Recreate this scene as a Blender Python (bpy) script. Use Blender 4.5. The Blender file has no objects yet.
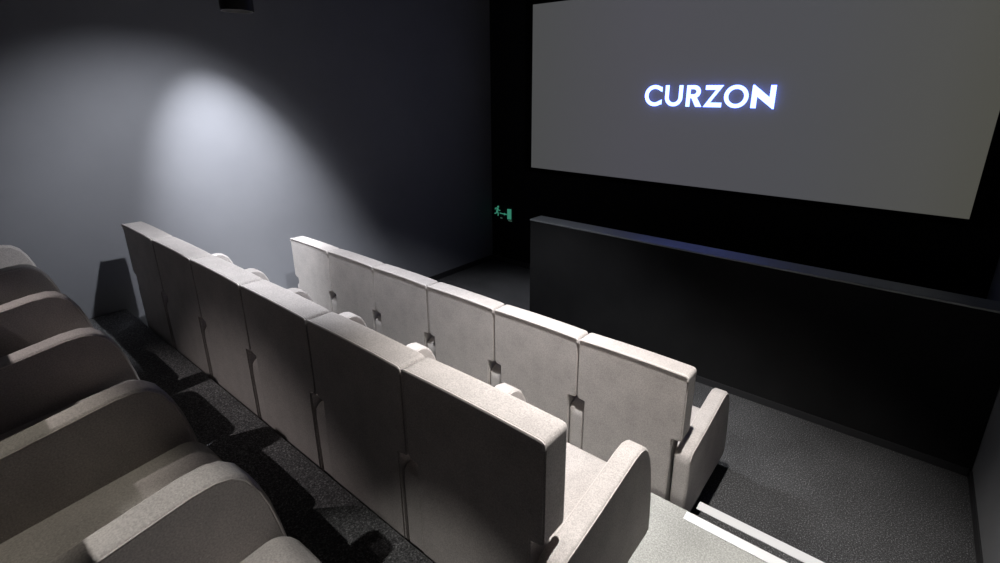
import bpy, bmesh, math, random
from mathutils import Vector, Matrix
random.seed(4)
C = bpy.context.scene.collection
R = math.radians

# ------------------------------------------------------------------ materials
def mat(name):
    m = bpy.data.materials.new(name); m.use_nodes = True
    nt = m.node_tree; b = nt.nodes['Principled BSDF']
    return m, nt, b

def plain(name, col, rough=.6, spec=.3, metal=0.0):
    m, nt, b = mat(name)
    b.inputs['Base Color'].default_value = (*col, 1)
    b.inputs['Roughness'].default_value = rough
    b.inputs['Specular IOR Level'].default_value = spec
    b.inputs['Metallic'].default_value = metal
    return m

def noise(nt, scale, detail=2, rough=.5):
    n = nt.nodes.new('ShaderNodeTexNoise'); n.inputs['Scale'].default_value = scale
    n.inputs['Detail'].default_value = detail; n.inputs['Roughness'].default_value = rough
    return n

def ramp(nt, stops):
    r = nt.nodes.new('ShaderNodeValToRGB')
    while len(r.color_ramp.elements) < len(stops): r.color_ramp.elements.new(.5)
    for e, (p, c) in zip(r.color_ramp.elements, stops):
        e.position = p; e.color = (*c, 1)
    return r

def objcoord(nt):
    return nt.nodes.new('ShaderNodeTexCoord').outputs['Object']

def fabric(name, dark, light, lint=.0):
    m, nt, b = mat(name); L = nt.links; co = objcoord(nt)
    big = noise(nt, 9, 3); L.new(co, big.inputs['Vector'])
    rb = ramp(nt, [(.3, dark), (.7, light)]); L.new(big.outputs['Fac'], rb.inputs['Fac'])
    fine = noise(nt, 190, 3, .65); L.new(co, fine.inputs['Vector'])
    rf = ramp(nt, [(.30, (.66,)*3), (.62, (1.0,)*3)]); L.new(fine.outputs['Fac'], rf.inputs['Fac'])
    mx = nt.nodes.new('ShaderNodeMix'); mx.data_type = 'RGBA'; mx.blend_type = 'MULTIPLY'
    mx.inputs['Factor'].default_value = 1
    L.new(rb.outputs['Color'], mx.inputs['A']); L.new(rf.outputs['Color'], mx.inputs['B'])
    # pale lint specks
    vo = nt.nodes.new('ShaderNodeTexVoronoi'); vo.inputs['Scale'].default_value = 55
    L.new(co, vo.inputs['Vector'])
    rv = ramp(nt, [(.07, (1,)*3), (.13, (0,)*3)]); L.new(vo.outputs['Distance'], rv.inputs['Fac'])
    mm = nt.nodes.new('ShaderNodeMath'); mm.operation = 'MULTIPLY'; mm.inputs[1].default_value = lint
    L.new(rv.outputs['Color'], mm.inputs[0])
    m2 = nt.nodes.new('ShaderNodeMix'); m2.data_type = 'RGBA'
    L.new(mm.outputs[0], m2.inputs['Factor']); L.new(mx.outputs['Result'], m2.inputs['A'])
    m2.inputs['B'].default_value = (.85, .82, .78, 1)
    L.new(m2.outputs['Result'], b.inputs['Base Color'])
    bp = nt.nodes.new('ShaderNodeBump'); bp.inputs['Strength'].default_value = .35
    bp.inputs['Distance'].default_value = .002
    L.new(fine.outputs['Fac'], bp.inputs['Height']); L.new(bp.outputs['Normal'], b.inputs['Normal'])
    b.inputs['Roughness'].default_value = .9; b.inputs['Specular IOR Level'].default_value = .15
    b.inputs['Sheen Weight'].default_value = .15
    return m

def carpet(name, base, mid, speck, scale=130):
    m, nt, b = mat(name); L = nt.links; co = objcoord(nt)
    n = noise(nt, scale, 3, .7); L.new(co, n.inputs['Vector'])
    r = ramp(nt, [(.38, base), (.56, mid), (.70, speck)]); L.new(n.outputs['Fac'], r.inputs['Fac'])
    w = noise(nt, 2.2, 3); L.new(co, w.inputs['Vector'])
    rw = ramp(nt, [(.3, (.75,)*3), (.7, (1.05,)*3)]); L.new(w.outputs['Fac'], rw.inputs['Fac'])
    mx = nt.nodes.new('ShaderNodeMix'); mx.data_type = 'RGBA'; mx.blend_type = 'MULTIPLY'; mx.inputs['Factor'].default_value = 1
    L.new(r.outputs['Color'], mx.inputs['A']); L.new(rw.outputs['Color'], mx.inputs['B'])
    L.new(mx.outputs['Result'], b.inputs['Base Color'])
    bp = nt.nodes.new('ShaderNodeBump'); bp.inputs['Strength'].default_value = .6; bp.inputs['Distance'].default_value = .004
    L.new(n.outputs['Fac'], bp.inputs['Height']); L.new(bp.outputs['Normal'], b.inputs['Normal'])
    b.inputs['Roughness'].default_value = .95; b.inputs['Specular IOR Level'].default_value = .1
    return m

def paint(name, c0, c1, rough=.75, spec=.25, scale=1.6, bump=.05):
    m, nt, b = mat(name); L = nt.links; co = objcoord(nt)
    n = noise(nt, scale, 4, .6); L.new(co, n.inputs['Vector'])
    r = ramp(nt, [(.3, c0), (.7, c1)]); L.new(n.outputs['Fac'], r.inputs['Fac'])
    L.new(r.outputs['Color'], b.inputs['Base Color'])
    f = noise(nt, 300, 2); L.new(co, f.inputs['Vector'])
    bp = nt.nodes.new('ShaderNodeBump'); bp.inputs['Strength'].default_value = bump; bp.inputs['Distance'].default_value = .002
    L.new(f.outputs['Fac'], bp.inputs['Height']); L.new(bp.outputs['Normal'], b.inputs['Normal'])
    b.inputs['Roughness'].default_value = rough; b.inputs['Specular IOR Level'].default_value = spec
    return m

def emit(name, col, strength, base=(.02, .02, .02)):
    m, nt, b = mat(name)
    b.inputs['Base Color'].default_value = (*base, 1); b.inputs['Roughness'].default_value = .8
    b.inputs['Emission Color'].default_value = (*col, 1); b.inputs['Emission Strength'].default_value = strength
    return m

FAB   = fabric('seat_fabric', (.47, .435, .42), (.56, .52, .50), .35)
PIPE  = plain('piping_cord', (.58, .54, .52), .85, .15)
PANEL = fabric('back_panel_fabric', (.44, .405, .39), (.52, .48, .46), .30)
BLACK = plain('black_powder_coat', (.012, .012, .013), .45, .35)
WALLP = paint('wall_paint_blue_grey', (.20, .205, .225), (.22, .225, .245))
WALLR = paint('wall_paint_side', (.27, .275, .285), (.30, .305, .315))
DARKP = paint('black_wall_paint', (.008, .008, .010), (.011, .011, .013), .85, .1)
CEILP = paint('black_ceiling_paint', (.012, .012, .013), (.016, .016, .017), .9, .1)
CHAR  = paint('charcoal_parapet', (.010, .010, .0105), (.015, .015, .0155), .85, .12, 2.5)
CAPM  = paint('brushed_metal_cap', (.24, .26, .27), (.30, .32, .33), .50, .5, 3, .01)
CAPM.node_tree.nodes['Principled BSDF'].inputs['Metallic'].default_value = .85
SKIRT = plain('skirting_black', (.030, .030, .032), .30, .6)
CARP  = carpet('dark_speckled_carpet', (.042, .042, .043), (.095, .095, .099), (.36, .36, .365))
CARPR = carpet('grey_speckled_carpet', (.060, .060, .063), (.16, .16, .165), (.44, .44, .45))
LANDM = carpet('pale_speckled_landing', (.34, .34, .32), (.46, .46, .435), (.62, .62, .59))
WHITE = plain('white_nosing', (.82, .82, .83), .5, .4)
MASK  = plain('screen_masking_velvet', (.004, .004, .005), .95, .05)
LENS  = emit('lamp_lens', (1, .95, .9), 6)

# ------------------------------------------------------------------ mesh helpers
def link(name, bm, m, parent=None, smooth=True, loc=None):
    me = bpy.data.meshes.new(name); bmesh.ops.recalc_face_normals(bm, faces=bm.faces)
    bm.to_mesh(me); bm.free()
    if smooth:
        for p in me.polygons: p.use_smooth = True
        me.set_sharp_from_angle(angle=R(42))
    me.materials.append(m)
    o = bpy.data.objects.new(name, me); C.objects.link(o)
    if parent: o.parent = parent
    if loc: o.location = loc
    if smooth:
        wn = o.modifiers.new('weighted_normals', 'WEIGHTED_NORMAL'); wn.keep_sharp = True; wn.weight = 100
    return o

def box(bm, x0, x1, y0, y1, z0, z1, bev=0, seg=2):
    r = bmesh.ops.create_cube(bm, size=1)
    vs = r['verts']
    for v in vs:
        v.co = Vector(((x0+x1)/2+v.co.x*(x1-x0), (y0+y1)/2+v.co.y*(y1-y0), (z0+z1)/2+v.co.z*(z1-z0)))
    if bev:
        es = list({e for v in vs for e in v.link_edges})
        bmesh.ops.bevel(bm, geom=es, offset=bev, segments=seg, profile=.5, affect='EDGES')
    return bm

def pillow(bm, x0, x1, y0, y1, z0, z1, r, n=(10, 6, 8), bulge=(0, 0, 0)):
    """rounded, slightly swollen upholstery block"""
    tmp = bmesh.new()
    c = Vector(((x0+x1)/2, (y0+y1)/2, (z0+z1)/2)); h = Vector(((x1-x0)/2, (y1-y0)/2, (z1-z0)/2))
    def ts(k, hh):
        e = min(r/hh, .95); a = [-1, -1+e*.3, -1+e*.65, -1+e]
        inner = [(-1+e)+(2-2*e)*i/(k) for i in range(1, k)]
        return a+inner+[-q for q in a[::-1]]
    T = [ts(n[i], h[i]) for i in range(3)]
    vmap = {}
    def vert(u):
        k = tuple(round(q, 5) for q in u)
        if k in vmap: return vmap[k]
        p = Vector((u[0]*h[0], u[1]*h[1], u[2]*h[2]))
        q = Vector([max(-(h[i]-r), min(h[i]-r, p[i])) for i in range(3)])
        d = p-q
        if d.length > 1e-9: p = q+d.normalized()*r
        for i in range(3):
            j, l = (i+1) % 3, (i+2) % 3
            if bulge[i]: p[i] += u[i]*bulge[i]*(1-u[j]**2)*(1-u[l]**4)
        vmap[k] = tmp.verts.new(p+c); return vmap[k]
    for ax in range(3):
        j, l = (ax+1) % 3, (ax+2) % 3
        for s in (-1, 1):
            for a in range(len(T[j])-1):
                for b in range(len(T[l])-1):
                    f = []
                    for (p, q) in ((a, b), (a+1, b), (a+1, b+1), (a, b+1)):
                        u = [0, 0, 0]; u[ax] = s; u[j] = T[j][p]; u[l] = T[l][q]; f.append(vert(u))
                    if s < 0: f.reverse()
                    try: tmp.faces.new(f)
                    except ValueError: pass
    me = bpy.data.meshes.new('t'); tmp.to_mesh(me); tmp.free(); bm.from_mesh(me); bpy.data.meshes.remove(me)
    return bm

def rounded(pts, radii, seg=4):
    out = []; n = len(pts)
    for i in range(n):
        p = Vector(pts[i]); r = radii[i]
        if r <= 0: out.append(p); continue
        a = (Vector(pts[i-1])-p); b = (Vector(pts[(i+1) % n])-p)
        ang = a.angle(b); d = min(r/math.tan(ang/2), a.length*.49, b.length*.49)
        pa = p+a.normalized()*d; pb = p+b.normalized()*d
        for k in range(seg+1):
            t = k/seg; out.append(pa*(1-t)**2+p*2*t*(1-t)+pb*t*t)
    return out

def prism(bm, pts, axis, a, b, bev=0, seg=2, only_b=False):
    """2-D outline extruded along axis ('x': pts are (y,z); 'y': pts are (x,z); 'z': pts are (x,y))"""
    def P(p, w):
        if axis == 'x': return Vector((w, p[0], p[1]))
        if axis == 'y': return Vector((p[0], w, p[1]))
        return Vector((p[0], p[1], w))
    va = [bm.verts.new(P(p, a)) for p in pts]; vb = [bm.verts.new(P(p, b)) for p in pts]
    n = len(pts)
    fa = bm.faces.new(va); fb = bm.faces.new(vb[::-1])
    for i in range(n): bm.faces.new((va[i], vb[i], vb[(i+1) % n], va[(i+1) % n]))
    if bev:
        es = list(set(fb.edges) if only_b else set(fa.edges) | set(fb.edges))
        bmesh.ops.bevel(bm, geom=es, offset=bev, segments=seg, profile=.5, affect='EDGES')
    return bm

def soft_slab(bm, pts, axis, a, b, r, seg=4, both=True):
    """outline extruded from a to b whose rim(s) roll over with radius r"""
    pts = [Vector(p) for p in pts]; n = len(pts)
    if sum(pts[i-1].cross(pts[i]) for i in range(n)) < 0: pts.reverse()
    nor = []
    for i in range(n):
        d0 = (pts[i]-pts[i-1]).normalized(); d1 = (pts[(i+1) % n]-pts[i]).normalized()
        n0 = Vector((-d0.y, d0.x)); n1 = Vector((-d1.y, d1.x)); m_ = (n0+n1).normalized()
        nor.append(m_/max(.6, m_.dot(n0)))
    def P(p, w):
        if axis == 'x': return Vector((w, p[0], p[1]))
        if axis == 'y': return Vector((p[0], w, p[1]))
        return Vector((p[0], p[1], w))
    sg = 1 if b > a else -1
    st = []
    if both:
        st = [(a+sg*r*(1-math.sin(math.pi/2*k/seg)), r*(1-math.cos(math.pi/2*k/seg))) for k in range(seg, 0, -1)]
        st.append((a+sg*r, 0))
    else: st.append((a, 0))
    st.append((b-sg*r, 0))
    st += [(b-sg*r*(1-math.sin(math.pi/2*k/seg)), r*(1-math.cos(math.pi/2*k/seg))) for k in range(1, seg+1)]
    rings = [[bm.verts.new(P(p+nn*d, w)) for p, nn in zip(pts, nor)] for w, d in st]
    for A, B in zip(rings, rings[1:]):
        for i in range(n): bm.faces.new((A[i], B[i], B[(i+1) % n], A[(i+1) % n]))
    bm.faces.new(rings[0]); bm.faces.new(rings[-1][::-1])
    return bm

def tube(bm, path, r, k=6, closed=False):
    rings = []; n = len(path)
    for i, p in enumerate(path):
        p = Vector(p)
        a = Vector(path[i-1]) if (i or closed) else p
        b = Vector(path[(i+1) % n]) if (i < n-1 or closed) else p
        t = (b-a).normalized()
        s = t.cross(Vector((0, 0, 1)) if abs(t.z) < .9 else Vector((1, 0, 0))).normalized(); u = s.cross(t)
        rings.append([bm.verts.new(p+(s*math.cos(2*math.pi*j/k)+u*math.sin(2*math.pi*j/k))*r) for j in range(k)])
    for i in range(n if closed else n-1):
        A, B = rings[i], rings[(i+1) % n]
        for j in range(k): bm.faces.new((A[j], A[(j+1) % k], B[(j+1) % k], B[j]))
    if not closed:
        bm.faces.new(rings[0][::-1]); bm.faces.new(rings[-1])
    return bm

def lathe(bm, prof, k=32, caps=True):
    rings = [[bm.verts.new((r*math.cos(2*math.pi*j/k), r*math.sin(2*math.pi*j/k), z)) for j in range(k)] for r, z in prof]
    for A, B in zip(rings, rings[1:]):
        for j in range(k): bm.faces.new((A[j], A[(j+1) % k], B[(j+1) % k], B[j]))
    if caps:
        bm.faces.new(rings[0][::-1]); bm.faces.new(rings[-1])
    return bm

def struct(name, bm, m, smooth=False):
    o = link(name, bm, m, None, smooth); o['kind'] = 'structure'; return o

def thing(name, label, cat, loc=(0, 0, 0), group=None):
    o = bpy.data.objects.new(name, None); C.objects.link(o); o.empty_display_size = .1
    o.location = loc; o['label'] = label; o['category'] = cat
    if group: o['group'] = group
    return o

# ------------------------------------------------------------------ levels (front floor is z = 0)
XL, XR = -4.71, .683            # side walls
YB, YF = -2.6, 5.25             # back wall, screen wall
ZC = 4.05                       # ceiling
T1, T2 = .370, .718             # row platforms
W, X1 = .62, -.645              # seat pitch, aisle end of the rows
ROWY = (-.232, .930, 2.106)     # rear faces of the three rows
ROWX = (-.640, -.645, -.645)
E1, E2 = .902, 2.078            # platform edges

# ------------------------------------------------------------------ room
struct('floor', box(bmesh.new(), XL, XR, E2, YF, -.12, 0), CARP)
struct('floor_landing', box(bmesh.new(), XL, XR, E1, E2, -.12, T1), LANDM)
struct('floor_rear', box(bmesh.new(), XL, XR, YB, E1, -.12, T2), CARPR)
b = bmesh.new(); box(b, -.565, XR, E2, E2+.302, 0, .185, .004); struct('floor_step', b, CARP)
b = bmesh.new(); box(b, -.565, XR, E1, E1+.302, T1, T1+.174, .004); struct('floor_upper_step', b, CARP)
struct('ceiling', box(bmesh.new(), XL-.12, XR+.12, YB-.12, YF+.12, ZC, ZC+.12), CEILP)
struct('wall_left', box(bmesh.new(), XL-.12, XL, YB-.12, YF+.12, -.12, ZC), WALLP)
struct('wall_right', box(bmesh.new(), XR, XR+.12, YB-.12, YF+.12, -.12, ZC), WALLR)
struct('wall_front', box(bmesh.new(), XL, XR, YF, YF+.12, -.12, ZC), DARKP)
struct('wall_back', box(bmesh.new(), XL, XR, YB-.12, YB, -.12, ZC), DARKP)
b = bmesh.new(); box(b, XL, XL+.014, E2+.01, YF, 0, .075, .003); struct('baseboard_left', b, SKIRT, True)
b = bmesh.new(); box(b, XL+.014, XR, YF-.014, YF, 0, .075, .003); struct('baseboard_front', b, SKIRT, True)
b = bmesh.new(); box(b, XR-.014, XR, E2+.31, 3.862, 0, .06, .003); struct('baseboard_right', b, SKIRT, True)
# white anti-slip nosings on the two step edges
b = bmesh.new(); box(b, -.570, XR-.02, 2.016, E2-.006, T1, T1+.005, .002); struct('trim_1', b, WHITE, True)
b = bmesh.new(); box(b, -.590, XR-.02, 2.314, E2+.298, .185, .190, .002); struct('trim_2', b, WHITE, True)

# low partition in front of the first row
LW = thing('partition_wall', 'charcoal half-height partition wall with glossy cap standing below the screen', 'partition', (-1.15, 3.97, 0))
xw0 = -2.975
def loc_bm(bm, t):
    bmesh.ops.translate(bm, verts=bm.verts, vec=-Vector(t)); return bm
t0 = LW.location
b = bmesh.new(); box(b, xw0+.006, XR-.002, 3.886, 4.07, .0, 1.142, .006); link('panel', loc_bm(b, t0), CHAR, LW)
b = bmesh.new(); box(b, xw0, XR-.002, 3.880, 4.080, 1.142, 1.157, .004); link('cap', loc_bm(b, t0), CAPM, LW)
b = bmesh.new(); box(b, xw0+.004, XR-.016, 3.872, 3.886, .0, .058, .004); link('skirting', loc_bm(b, t0), SKIRT, LW)['label'] = 'black skirting strip with a shiny top edge'

# ------------------------------------------------------------------ cinema screen
SX0, SX1, SZ0, SZ1, SY = -3.969, .440, 1.446, 3.398, 5.205
scr = thing('cinema_screen', 'large pale grey projection screen with a black surround and glowing white lettering', 'screen', (-1.76, SY, SZ0))
so = Vector((-1.76, SY, SZ0))
m, nt, bb = mat('screen_picture')
co = objcoord(nt); sep = nt.nodes.new('ShaderNodeSeparateXYZ'); nt.links.new(co, sep.inputs[0])
mr = nt.nodes.new('ShaderNodeMapRange'); mr.inputs['From Min'].default_value = -2.3; mr.inputs['From Max'].default_value = 2.3
nt.links.new(sep.outputs['X'], mr.inputs['Value'])
rp = ramp(nt, [(0, (.090, .092, .093)), (.35, (.100, .099, .116)), (.7, (.100, .102, .112)), (.9, (.104, .104, .098)), (1, (.098, .096, .078))])
nt.links.new(mr.outputs['Result'], rp.inputs['Fac'])
bb.inputs['Base Color'].default_value = (.06, .06, .06, 1); bb.inputs['Roughness'].default_value = .9
bb.inputs['Specular IOR Level'].default_value = .05
nt.links.new(rp.outputs['Color'], bb.inputs['Emission Color']); bb.inputs['Emission Strength'].default_value = .74
b = bmesh.new(); box(b, SX0, SX1, SY, SY+.012, SZ0, SZ1); link('fabric', loc_bm(b, so), m, scr, False)
b = bmesh.new()
for q in ((SX0-.10, SX0, SZ0-.06, SZ1+.10), (SX1, SX1+.10, SZ0-.06, SZ1+.10), (SX0, SX1, SZ0-.06, SZ0), (SX0, SX1, SZ1, SZ1+.10)):
    box(b, q[0], q[1], SY-.012, SY+.03, q[2], q[3])
link('frame', loc_bm(b, so), MASK, scr, False)
LETT = emit('letter_blue_glow', (.13, .21, 1.0), 8.5)  # strong blue emission that clips to white and spills blue light around
H0, H1 = 2.378-.119, 2.378+.101
TH = .039
def arc(cx, cz, rx, rz, a0, a1, n=40):
    return [(cx+rx*math.cos(R(a0+(a1-a0)*i/n)), cz+rz*math.sin(R(a0+(a1-a0)*i/n))) for i in range(n+1)]
def ringstroke(bm, cx, cz, rx, rz, a0, a1, y0, y1, th=TH):
    o = arc(cx, cz, rx, rz, a0, a1); i = arc(cx, cz, rx-th, rz-th, a0, a1)
    for k in range(len(o)-1): prism(bm, [o[k], o[k+1], i[k+1], i[k]], 'y', y0, y1)
def letter(fn):
    bm = bmesh.new(); fn(bm, SY-.046, SY-.040); bmesh.ops.remove_doubles(bm, verts=bm.verts, dist=1e-5)  # letters float off the screen so their backs light a blue halo
    for v in bm.verts: v.co.x = -1.754+(v.co.x+1.765)*.985; v.co.z = zc-.003+(v.co.z-zc)*.945
    link('letter', loc_bm(bm, so), LETT, scr, False)
zc, rz = (H0+H1)/2, (H1-H0)/2
def LC(bm, a, c):
    rr = rz+.003
    o = arc(-2.43+rr, zc, rr, rr, 52, 308); i = arc(-2.43+rr, zc, rr-TH, rr-TH, 60, 300)
    xe = -2.236
    o[0] = (xe, zc+rr*.80); o[-1] = (xe, zc-rr*.80); i[0] = (xe, zc+rr*.36); i[-1] = (xe, zc-rr*.36)
    for k in range(len(o)-1): prism(bm, [o[k], o[k+1], i[k+1], i[k]], 'y', a, c)
def LU(bm, a, c):
    x0, x1 = -2.199, -2.011; r = (x1-x0)/2; zb = H0+r
    prism(bm, [(x0, zb), (x0, H1), (x0+TH, H1), (x0+TH, zb)], 'y', a, c)
    prism(bm, [(x1-TH, zb), (x1-TH, H1), (x1, H1), (x1, zb)], 'y', a, c)
    ringstroke(bm, x0+r, zb, r, r, 180, 360, a, c)
def LR(bm, a, c):
    x0, x1 = -1.968, -1.805; rr = .066; zb = H1-rr
    prism(bm, [(x0, H0), (x0, H1), (x0+TH, H1), (x0+TH, H0)], 'y', a, c)
    prism(bm, [(x0+TH, H1-.040), (x0+TH, H1), (x0+.078, H1), (x0+.078, H1-.040)], 'y', a, c)
    prism(bm, [(x0+TH, H1-2*rr), (x0+TH, H1-2*rr+.040), (x0+.078, H1-2*rr+.040), (x0+.078, H1-2*rr)], 'y', a, c)
    ringstroke(bm, x0+.078, zb, rr, rr, -90, 90, a, c, .042)
    prism(bm, [(x0+.052, H1-2*rr+.008), (x0+.108, H1-2*rr+.008), (x1+.002, H0), (x1-.060, H0)], 'y', a, c)
def LZ(bm, a, c):
    x0, x1 = -1.787, -1.600; t = .046
    prism(bm, [(x0+.012, H1-t), (x0+.012, H1), (x1, H1), (x1-.052, H1-t)], 'y', a, c)
    prism(bm, [(x0, H0), (x0+.058, H0+t), (x1-.006, H0+t), (x1-.006, H0)], 'y', a, c)
    prism(bm, [(x0, H0), (x1-.070, H1-t), (x1, H1), (x0+.066, H0+t)], 'y', a, c)
def LO(bm, a, c):
    ringstroke(bm, -1.4715, zc, .1145, rz+.003, 0, 360, a, c)
def LN(bm, a, c):
    x0, x1 = -1.327, -1.118
    prism(bm, [(x0, H0), (x0, H1), (x0+.048, H1-.03), (x0+.048, H0)], 'y', a, c)
    prism(bm, [(x1-.048, H0+.03), (x1-.048, H1), (x1, H1), (x1, H0)], 'y', a, c)
    prism(bm, [(x0, H1), (x0+.012, H1+.004), (x1, H0+.066), (x1, H0-.004), (x1-.012, H0-.004), (x0, H1-.07)], 'y', a, c)
for fn in (LC, LU, LR, LZ, LO, LN): letter(fn)

# ------------------------------------------------------------------ exit sign
ex = thing('exit_sign', 'small green glowing running man exit sign low on the dark screen wall', 'sign', (-4.48, YF-.012, .735))
eo = Vector((-4.48, YF-.012, .735))
GREEN = emit('exit_green_glow', (.10, .62, .40), .33); GDARK = plain('exit_panel_green', (.004, .020, .014), .5, .3)
GDIM = emit('exit_caption_glow', (.25, .55, .42), .16)
b = bmesh.new(); box(b, -4.665, -4.295, YF-.020, YF-.002, .625, .855, .004); link('panel', loc_bm(b, eo), GDARK, ex)
y0, y1 = YF-.026, YF-.020
b = bmesh.new(); prism(b, [(-4.402, .668), (-4.402, .815), (-4.332, .820), (-4.332, .672)], 'y', y0, y1); link('door_symbol', loc_bm(b, eo), GREEN, ex, False)
b = bmesh.new()
prism(b, [(-4.475, .733), (-4.455, .752), (-4.455, .741), (-4.415, .741), (-4.415, .726), (-4.455, .726), (-4.455, .714)], 'y', y0, y1)
prism(b, [(-4.545, .741), (-4.545, .730), (-4.475, .728), (-4.475, .739)], 'y', y0, y1)
link('arrow_symbol', loc_bm(b, eo), GREEN, ex, False)
b = bmesh.new()
prism(b, arc(-4.575, .823, .015, .015, 0, 330, 11), 'y', y0, y1)                 # head
def limb(p, q, w):
    p, q = Vector(p), Vector(q); d = (q-p).normalized(); n = Vector((-d.y, d.x))*w/2
    prism(b, [p-n, q-n, q+n, p+n], 'y', y0, y1)
limb((-4.583, .806), (-4.598, .748), .026); limb((-4.585, .800), (-4.622, .800), .011); limb((-4.622, .800), (-4.634, .775), .011)
limb((-4.585, .797), (-4.560, .770), .011); limb((-4.560, .770), (-4.535, .776), .011)
limb((-4.598, .752), (-4.574, .728), .014); limb((-4.574, .728), (-4.578, .690), .012)
limb((-4.598, .752), (-4.616, .722), .014); limb((-4.616, .722), (-4.645, .716), .012)
link('running_figure', loc_bm(b, eo), GREEN, ex, False)
b = bmesh.new(); box(b, -4.535, -4.495, y0, y1, .662, .672); link('caption_bar', loc_bm(b, eo), GDIM, ex, False)
b = bmesh.new(); box(b, -4.385, -4.320, y0, y1, .645, .655); link('caption_bar', loc_bm(b, eo), GDIM, ex, False)

# ------------------------------------------------------------------ cinema seats
AP = [(.006, .235), (.004, .595), (.008, .635), (.022, .656), (.055, .668), (.125, .676), (.255, .695), (.40, .720), (.50, .737),
      (.555, .739), (.590, .729), (.622, .700), (.648, .650), (.668, .585), (.685, .50), (.698, .41), (.706, .32), (.707, .245), (.694, .222), (.03, .222)]
def build_armrest(root, x, hw=.048):
    b = bmesh.new(); soft_slab(b, AP, 'x', x-hw, x+hw, .016, 4)
    a = link('armrest', b, FAB, root)
    for s in (-1, 1):
        b = bmesh.new()
        tube(b, [(x+s*(hw-.0022), y, z) for y, z in [(p[0]*.984+.004, p[1]-.0085) for p in AP[2:18]]], .0022, 6)
        link('piping', b, PIPE, a)
    return a

def build_seat():
    root = thing('cinema_chair', 'x', 'chair')
    h, s = .3070, .2565
    def outline(d):
        base = [(-s+d, .10), (s-d, .10), (s-d, .722+d), (h-d, .722+d), (h-d, 1.098-d), (-h+d, 1.098-d), (-h+d, .722+d), (-s+d, .722+d)]
        o = rounded(base, [.01, .01, 0, .034, .024, .024, .034, 0])
        # the top edge is stuffed a little fuller in the middle
        i = [k for k, p in enumerate(o) if p.y > 1.0]
        k0 = next(k for k in i if o[k].x < 0)
        arch = [Vector((x*(h-.03), 1.098-d+.004*(1-abs(x)**2.5))) for x in (.85, .6, .3, 0, -.3, -.6, -.85)]
        return o[:k0]+arch+o[k0:]
    b = bmesh.new(); soft_slab(b, outline(.0), 'y', .003, .118, .018, 4, False)
    bk = link('back_cushion', b, FAB, root)
    b = bmesh.new(); prism(b, outline(.006), 'y', -.004, .008, .002, 2)
    pan = link('back_panel', b, PANEL, root)
    b = bmesh.new()
    o = outline(-.0015)
    top = [p for p in o if p.y > .75]
    tube(b, [(max(-.3040, min(.3040, p.x)), -.0035, p.y-.004) for p in top], .0058)
    link('piping', b, PIPE, bk)
    b = bmesh.new(); pillow(b, -.2600, .2600,   .09, .690, .29, .488, .065, (8, 10, 3), (.0, .012, .016))
    for v in b.verts:
        if v.co.z > .38: v.co.z += (v.co.y-.42)*.11
    cu = link('seat_cushion', b, FAB, root)
    z = .424
    b = bmesh.new(); tube(b, [(-.2578, .16, z), (-.2578, .606, z), (-.245, .664, z), (-.20, .6920, z), (-.1, .6980, z), (0, .7000, z), (.1, .6980, z), (.20, .6920, z), (.245, .664, z), (.2578, .606, z), (.2578, .16, z)], .0026)
    link('piping', b, PIPE, cu)
    b = bmesh.new()
    box(b, -.2605, .2605, .10, .655, .25, .302, .006); box(b, -.30, -.235, .10, .50, .02, .220, .006); box(b, .235, .30, .10, .50, .02, .220, .006)
    box(b, -.30, .30, .06, .54, 0, .022, .006); box(b, -.235, .235, .26, .30, .10, .26, .004)
    link('base_frame', b, BLACK, root)['label'] = 'black steel base frame'
    return root

def kids(o): return [c for c in bpy.data.objects if c.parent == o]
def dup(o, parent=None):
    c = o.copy(); C.objects.link(c)
    if parent: c.parent = parent
    for ch in kids(o): dup(ch, c)
    return c

ORD = {1: 'second', 2: 'third', 3: 'fourth', 4: 'fifth'}
ROWS = [('front', 'front row nearest the screen', 2, 0.0),
        ('middle', 'middle row', 1, T1),
        ('back', 'back row', 0, T2)]
proto = build_seat(); first = True; ends = []
arm = build_armrest(proto, .310)
for word, phrase, iy, z in ROWS:
    for i in range(6):
        o = proto if first else dup(proto)
        o.location = (ROWX[iy]-(i+.5)*W, ROWY[iy], z)
        if i == 0: lab = f'pale grey fabric cinema chair at the aisle end of the {word} row of chairs'
        elif i == 5: lab = f'pale grey fabric cinema chair at the blue-grey wall end of the {word} row'
        else: lab = f'pale grey fabric cinema chair, {ORD[i]} from the aisle in the {word} row'
        o['label'] = lab; o['group'] = f'chairs in the {word} row'
        first = False
        if i == 5: build_armrest(o, -.288, .028)
        if i == 0: ends.append(o)
for o in ends:                      # the aisle-end armrest is slimmer than the shared ones
    for ch in kids(o):
        if ch.name.startswith('armrest'):
            for g in kids(ch): bpy.data.objects.remove(g)
            bpy.data.objects.remove(ch)
    build_armrest(o, .317, .042)

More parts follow.
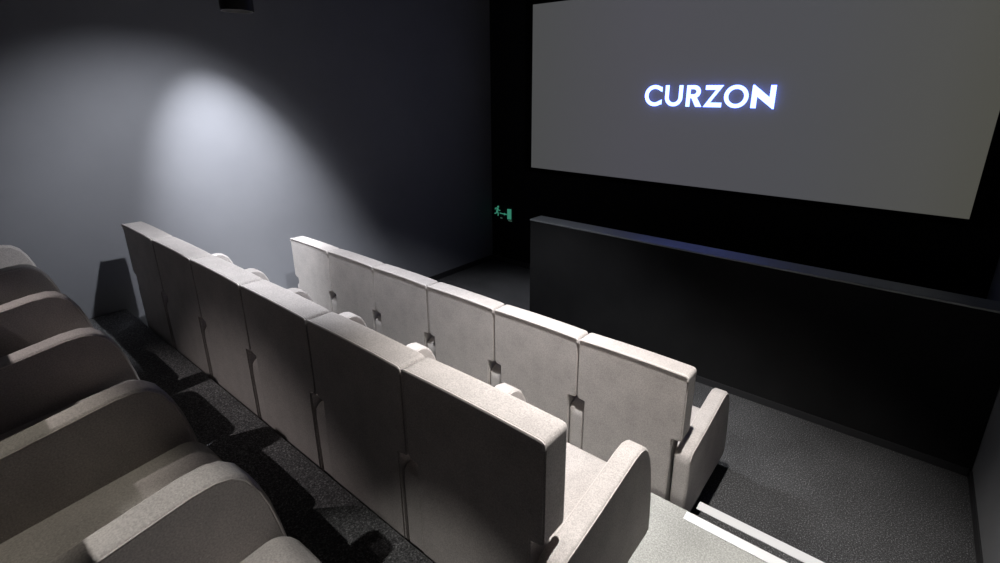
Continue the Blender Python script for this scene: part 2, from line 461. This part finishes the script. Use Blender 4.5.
# ------------------------------------------------------------------ hanging spotlights
def lamp(label, x, y, z, power, angle, blend, col=(1, .95, .9), aim=None, rad=.03, first=[None]):
    g = 'black cylinder spotlights hanging from the ceiling'
    t = thing('ceiling_spotlight', label, 'spotlight', (x, y, z), g)
    b = bmesh.new()
    lathe(b, [(.060, .03), (.072, .0), (.078, .0), (.080, .006), (.080, .215), (.074, .225), (.02, .228)], 40)
    link('housing', b, BLACK, t)
    b = bmesh.new(); lathe(b, [(.0085, .226), (.0085, ZC-z-.02)], 12); link('rod', b, BLACK, t)
    b = bmesh.new(); lathe(b, [(.05, ZC-z-.022), (.05, ZC-z-.003), (.045, ZC-z)], 32); link('ceiling_plate', b, BLACK, t)
    b = bmesh.new(); lathe(b, [(.050, .0235), (.050, .0265)], 32); link('lens', b, LENS, t)['label'] = 'round lit lens'
    d = bpy.data.lights.new('spot', 'SPOT'); d.energy = power; d.spot_size = R(angle*2); d.spot_blend = blend
    d.color = col; d.shadow_soft_size = rad
    l = bpy.data.objects.new('spot_lamp', d); C.objects.link(l); l.parent = t; l.location = (0, 0, -.02)
    if aim:
        v = Vector(aim)-Vector((x, y, z-.02)); l.rotation_euler = v.to_track_quat('-Z', 'Y').to_euler()
    return t
G = 2.378
WARM = (1, .93, .86); COOL = (.93, .95, 1)
def at(x, y, z, d): return (x+d[0], y+d[1], z+d[2])
lamp('black cylinder spotlight hanging close to the blue-grey wall above the front row', -3.85, 1.42, G+1.20, 720, 22.5, 1.0, COOL, (XL, 2.05, G-1.45), .02)
lamp('black cylinder spotlight hanging in front of the blue-grey wall at the top edge', -2.97, 1.32, G+.40, 125, 42, .85, COOL, (XL, 1.32, G-1.0), .02)
lamp('black cylinder spotlight hanging over the middle of the middle row', -2.60, 1.75, G+.95, 310, 43, .5, COOL, (-2.70, 2.18, 0), .02)
lamp('black cylinder spotlight hanging over the aisle end of the middle row', -.62, 1.68, G+.95, 430, 38, .7, (1, .965, .925), (-.90, 2.02, 0), .02)
lamp('black cylinder spotlight hanging behind the back row of chairs', -3.0, -1.0, G+.90, 118, 34.5, .45, (1, .91, .89), (-2.70, -.53, T2), .02)
lamp('black cylinder spotlight hanging behind the aisle end of the back row', -1.0, -.85, G+.90, 130, 17, .5, (1, .975, .92), (-1.0, .20, T2), .02)
lamp('added out-of-view fill spotlight over the back row of chairs', -1.70, -.20, G+1.20, 45, 15, .5, (1, .95, .80), (-1.72, -.18, 0), .02)  # weak fill lamp, added to brighten the dim back-row cushions
lamp('added out-of-view fill spotlight in front of the front row by the blue-grey wall', -3.3, 3.45, G+1.0, 26, 32, .8, COOL, (-2.9, 3.75, 0), .02)  # weak fill lamp, added to lift the front floor and partition end

# ------------------------------------------------------------------ camera
cam = bpy.data.cameras.new('camera'); co_ = bpy.data.objects.new('camera', cam); C.objects.link(co_)
rt = Vector((0.7899865459847769, 0.6130649500928858, 0.00852197926829213))
up = Vector((-0.18767457163062715, 0.2285558762101735, 0.9552698396856567))
fw = Vector((-0.5836947081534168, 0.7562496799453254, -0.29561276910223344))
M = Matrix(((rt.x, up.x, -fw.x, 0), (rt.y, up.y, -fw.y, 0), (rt.z, up.z, -fw.z, G), (0, 0, 0, 1)))
co_.matrix_world = M
cam.sensor_width = 36; cam.lens = 494.58*36/1000
cam.shift_x = -.02766; cam.shift_y = -.03514
cam.clip_start = .02
bpy.context.scene.camera = co_

w = bpy.data.worlds.new('world'); bpy.context.scene.world = w; w.use_nodes = True
w.node_tree.nodes['Background'].inputs['Color'].default_value = (0, 0, 0, 1)
vs = bpy.context.scene.view_settings
vs.view_transform = 'Standard'; vs.look = 'None'; vs.gamma = 1; vs.use_curve_mapping = False; vs.exposure = 0
